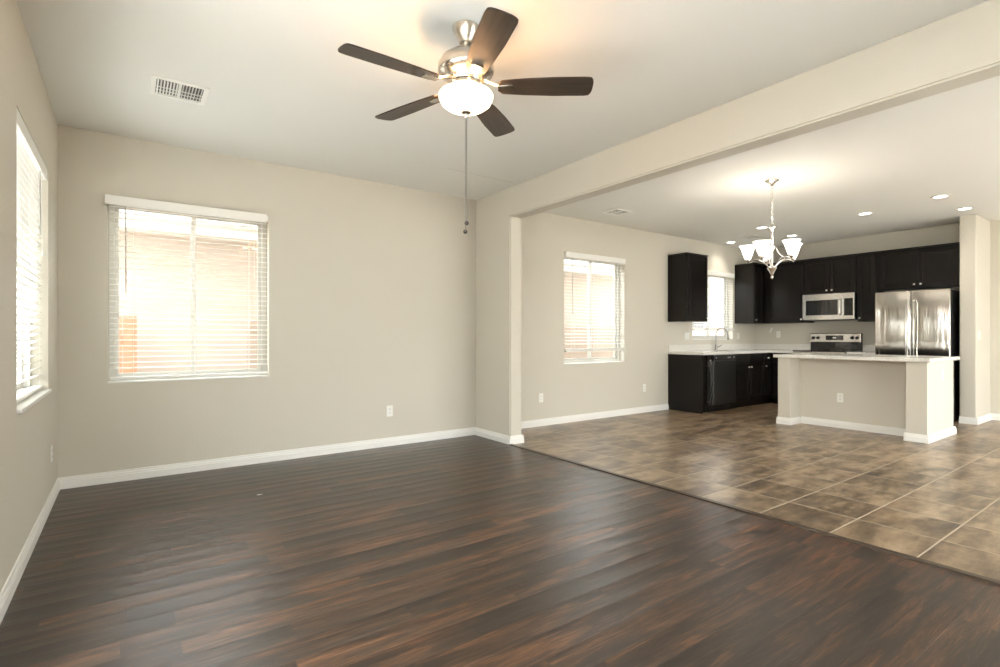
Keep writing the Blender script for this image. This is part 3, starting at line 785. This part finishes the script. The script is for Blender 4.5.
part('lever', MB().tube([(0.012, -0.004, 0.055), (0.055, -0.022, 0.062), (0.10, -0.04, 0.085)], [0.013, 0.009, 0.006], 10), M['dark_nickel'], fc, True)

# dishwasher
dw = empty('dishwasher', (7.124, yBf, 0)); tag(dw, 'black and dark steel dishwasher under the counter beside the end cabinet', 'dishwasher')
part('tub', MB().box(0.002, 0.604, 0.0, 0.57, 0.10, 0.866, 0.002), M['blackplastic'], dw)
part('toe_panel', MB().box(0.004, 0.602, 0.05, 0.07, 0.004, 0.098), M['blackplastic'], dw)
part('door', MB().box(0.004, 0.602, -0.055, -0.002, 0.115, 0.775, 0.004), M['darksteel'], dw)
part('door_edge', MB().box(0.0015, 0.0038, -0.056, -0.003, 0.120, 0.770), M['chrome'], dw)
cp = part('control_panel', MB().box(0.004, 0.602, -0.055, -0.002, 0.780, 0.862, 0.004), M['blackplastic'], dw)
for xx in (0.05, 0.37, 0.42, 0.53):
    part('button', MB().box(xx, xx+0.022, -0.058, -0.0545, 0.815, 0.832, 0.001), M['knob'], cp)

# microwave (local x 0..w, front y=0)
mw = empty('microwave', (XK-0.40, 4.062, 1.412), -PI/2); tag(mw, 'stainless over the range microwave with black window', 'microwave')
w, h = 0.754, 0.412
part('body', MB().box(0, w, 0.002, 0.397, 0, h, 0.003), M['blackplastic'], mw)
md = MB()
md.box(0.0, 0.60, -0.028, 0.0, 0, 0.075, 0.003); md.box(0.0, 0.60, -0.028, 0.0, 0.315, h, 0.003)
md.box(0.0, 0.045, -0.028, 0.0, 0.075, 0.315, 0.003); md.box(0.525, 0.60, -0.028, 0.0, 0.075, 0.315, 0.003)
mdo = part('door', md, M['steel'], mw)
part('window', MB().box(0.045, 0.525, -0.024, -0.004, 0.075, 0.315), M['blackglass'], mdo)
part('handle', MB().tube([(0.565, -0.03, 0.07), (0.565, -0.062, 0.09), (0.565, -0.062, 0.30), (0.565, -0.03, 0.32)], 0.010, 10), M['chrome'], mdo, True)
cpn = MB(); cpn.box(0.603, w, -0.028, 0.0, 0, 0.06, 0.003); cpn.box(0.603, w, -0.028, 0.0, 0.325, h, 0.003); cpn.box(0.735, w, -0.028, 0.0, 0.06, 0.325, 0.002); cpn.box(0.603, 0.612, -0.028, 0, 0.06, 0.325, 0.002)
cpo = part('control_panel', cpn, M['steel'], mw)
part('keypad', MB().box(0.612, 0.735, -0.025, -0.004, 0.06, 0.325), M['blackglass'], cpo)
kb = MB()
for i in range(3):
    for j in range(5): kb.box(0.628+i*0.034, 0.650+i*0.034, -0.0262, -0.0248, 0.08+j*0.032, 0.098+j*0.032)
part('buttons', kb, M['blackplastic'], cpo)
part('vent_grille', MB().box(0.02, w-0.02, 0.03, 0.36, -0.006, -0.0005, 0.001), M['blackplastic'], mw)

# range
rg = empty('kitchen_range', (XK-0.66, 4.098, 0), -PI/2); tag(rg, 'stainless electric range with black glass cooktop and back panel', 'range')
w = 0.755
part('body', MB().box(0, w, 0.002, 0.655, 0.05, 0.905, 0.003), M['blackplastic'], rg)
part('cooktop', MB().box(-0.002, w+0.002, -0.022, 0.60, 0.9055, 0.922, 0.004), M['blackglass'], rg)
bo = MB()
for (bx2, by2, br_) in ((0.19, 0.16, 0.10), (0.56, 0.16, 0.075), (0.19, 0.43, 0.075), (0.56, 0.43, 0.10)):
    bo.lathe([(br_, 0.0), (br_, 0.0006), (br_-0.004, 0.0006), (br_-0.004, 0.0)], (bx2, by2, 0.9222), 32)
part('burner_rings', bo, mat('burner_grey', (0.08, 0.08, 0.08), 0.4), rg)
od = part('oven_door', MB().box(0.004, w-0.004, -0.035, 0.0, 0.235, 0.80, 0.005), M['steel'], rg)
part('window', MB().box(0.10, w-0.10, -0.037, -0.034, 0.33, 0.66, 0.001), M['blackglass'], od)
part('handle', MB().tube([(0.06, -0.035, 0.745), (0.06, -0.08, 0.745), (w-0.06, -0.08, 0.745), (w-0.06, -0.035, 0.745)], 0.012, 10), M['chrome'], od, True)
part('drawer', MB().box(0.004, w-0.004, -0.03, 0.0, 0.06, 0.228, 0.004), M['steel'], rg)
part('front_rail', MB().box(0.004, w-0.004, -0.02, 0.0, 0.806, 0.903, 0.004), M['steel'], rg)
bgd = part('back_guard', MB().box(0, w, 0.603, 0.655, 0.905, 1.195, 0.006), M['blackglass'], rg)
part('control_panel', MB().box(0.004, w-0.004, 0.588, 0.603, 1.052, 1.190, 0.005), M['steel'], rg)
part('display', MB().box(0.245, 0.505, 0.585, 0.588, 1.085, 1.160, 0.001), M['blackglass'], rg)
part('clock_digits', MB().box(0.35, 0.40, 0.5842, 0.5852, 1.115, 1.135), M['knob'], rg)
for kx in (0.055, 0.125, 0.63, 0.70):
    m4 = Matrix.Translation((kx, 0.588, 1.122)) @ Matrix.Rotation(PI/2, 4, 'X')
    part('knob', MB().lathe([(0, 0), (0.026, 0), (0.024, 0.018), (0.020, 0.024), (0, 0.025)], n=20, mtx=m4), M['blackplastic'], rg, True)

# refrigerator
fr = empty('refrigerator', (8.745, 2.930, 0), -PI/2); tag(fr, 'stainless french door refrigerator beside the wing wall', 'refrigerator')
w, hf = 0.84, 1.775
part('cabinet', MB().box(0.003, w-0.003, 0.062, 0.735, 0.03, hf-0.012, 0.005), M['blackplastic'], fr)
def fdoor(x0, x1, z0, z1, nm):
    return part(nm, MB().box(x0, x1, 0.0, 0.058, z0, z1, 0.010, seg=3), M['fridge_steel'], fr, True)
d1 = fdoor(0.0, w/2-0.003, 0.68, hf, 'door'); d2 = fdoor(w/2+0.003, w, 0.68, hf, 'door'); d3 = fdoor(0.0, w, 0.06, 0.672, 'freezer_drawer')
for do, xx in ((d1, w/2-0.042), (d2, w/2+0.042)):
    part('handle', MB().tube([(xx, 0.0, 0.82), (xx, -0.045, 0.85), (xx, -0.052, 1.2), (xx, -0.045, 1.62), (xx, 0.0, 1.65)], 0.011, 12), M['steel'], do, True)
part('handle', MB().tube([(0.10, 0.0, 0.60), (0.13, -0.048, 0.60), (w-0.13, -0.048, 0.60), (w-0.10, 0.0, 0.60)], 0.011, 12), M['steel'], d3, True)
part('hinge_cover', MB().box(0.01, w-0.01, 0.065, 0.12, hf-0.0115, hf+0.004, 0.003), M['blackplastic'], fr)
part('feet', MB().box(0.02, w-0.02, 0.10, 0.70, 0.0, 0.029), M['blackplastic'], fr)

# ---------------------------------------------------------------- kitchen island
isl = empty('kitchen_island', (6.97, 1.855, 0)); tag(isl, 'painted kitchen island with two posts and white quartz top', 'kitchen island')
IW = 0.98; IL = 1.575
pw = mat('island_paint', (0.62, 0.59, 0.515), 0.8)
mb = MB(); mb.box(0.28, IW-0.06, 0.0, IL, 0, 0.868)
part('body', mb, M['wall'], isl)
part('post', MB().box(0.0, 0.2795, 0.0, 0.190, 0, 0.868, 0.003), M['wall'], isl)
part('post', MB().box(0.0, 0.2795, IL-0.155, IL, 0, 0.868, 0.003), M['wall'], isl)
kb = MB().box(IW-0.0595, IW+0.02, 0.012, IL-0.012, 0.0, 0.868)
kbo = part('cabinet_back', kb, M['espresso'], isl)
e = 0.016
part('baseboard', baseboard_mb([(0, -e, 0, 0.190+e, -1, 0), (0, 0.190, 0.28, 0.190, 0, 1), (0.28, 0.190+e, 0.28, IL-0.155-e, -1, 0), (0, IL-0.155, 0.28, IL-0.155, 0, -1),
     (0, IL-0.155-e, 0, IL+e, -1, 0), (0, 0, IW-0.0, 0, 0, -1), (0, IL, IW, IL, 0, 1)]), M['trim'], isl)
part('worktop', MB().box(-0.045, IW+0.06, -0.035, IL+0.04, 0.870, 0.910, 0.005), M['quartz'], isl)

# ---------------------------------------------------------------- outside
struct('added_sun_block', MB().box(XL-0.2, XR+0.3, YR-0.2, YA+0.2, H+0.151, 10.5), M['stucco'])  # unseen tall mass added to keep the sun off the neighbour's wall
struct('ground', MB().box(-30, 45, YA+0.2, 30, -0.25, -0.15), M['gravel'])
struct('ground_left', MB().box(-30, XL-0.25, -30, YA+0.19, -0.25, -0.15), M['gravel'])
struct('ground_rear', MB().box(XL-0.24, 45, -30, YR-0.25, -0.25, -0.15), M['gravel'])
struct('bounce_slab_left', MB().box(-4.8, XL-0.25, -7, YA, -0.149, -0.03), M['patio'])  # added slab, bounces sun in through the left window
struct('bounce_slab_rear', MB().box(XL-0.2, 12, -7, YR-0.2, -0.149, -0.02), M['patio'])  # unseen slab added behind the house to bounce sun onto the ceiling
nh = empty('neighbour_house', (0, 8.6, -0.15)); tag(nh, 'beige stucco house with tiled eave seen through the window blinds', 'house')
part('wall', MB().box(-6, 14.2, 0, 6, 0, 2.95), M['stucco'], nh)
part('fascia', MB().box(-6.3, 14.6, -0.62, -0.57, 2.66, 2.86), M['fascia'], nh)
part('soffit', MB().box(-6.3, 14.6, -0.57, 0.0, 2.70, 2.73), M['fascia'], nh)
# barrel tile roof: corrugated slab with rounded tile noses
rm = MB(); bm = rm.bm; nx = 0
x = -6.3; pitch_ = math.radians(20); rows = []
prof = []
while x < 14.6:
    prof.append((x, 0.045*abs(math.sin((x)*PI/0.30)))); x += 0.05
for t_ in (0.0, 2.2):
    rows.append([bm.verts.new((px, -0.72+t_*math.cos(pitch_), 2.80+t_*math.sin(pitch_)*1.0+pz)) for px, pz in prof])
low = [bm.verts.new((px, -0.72, 2.785)) for px, pz in prof]
for i in range(len(prof)-1):
    bm.faces.new((rows[0][i], rows[0][i+1], rows[1][i+1], rows[1][i])); bm.faces.new((low[i], low[i+1], rows[0][i+1], rows[0][i]))
part('roof', rm, M['rooftile'], nh)
wf = part('window', MB().box(12.2, 13.3, -0.03, 0.02, 1.1, 2.3, 0.004), M['fascia'], nh)
part('pane', MB().box(12.27, 13.23, -0.036, -0.028, 1.17, 2.23), M['blackglass'], wf)
gw = empty('garden_gate', (-0.05, 7.9, -0.15)); tag(gw, 'brown wooden gate outside low behind the living room blind', 'gate')
gm = MB()
for k in range(5): gm.box(-0.6+k*0.15, -0.6+k*0.15+0.14, 0, 0.03, 0.05, 1.55, 0.003)
part('boards', gm, M['gatewood'], gw)
part('cross_rails', MB().box(-0.6, 0.14, 0.031, 0.07, 0.3, 0.4).box(-0.6, 0.14, 0.031, 0.07, 1.2, 1.3), M['gatewood'], gw)
bw = part('block_wall', MB().box(1.30, 18.0, 7.45, 7.60, -0.149, 1.35, 0.004), M['block']); tag(bw, 'tan block garden wall outside the back windows', 'wall')
bw2 = part('block_wall', MB().box(-5.2, -5.0, -10, 8.5, -0.149, 1.65, 0.004), M['block']); tag(bw2, 'tan block garden wall outside the left window', 'wall')
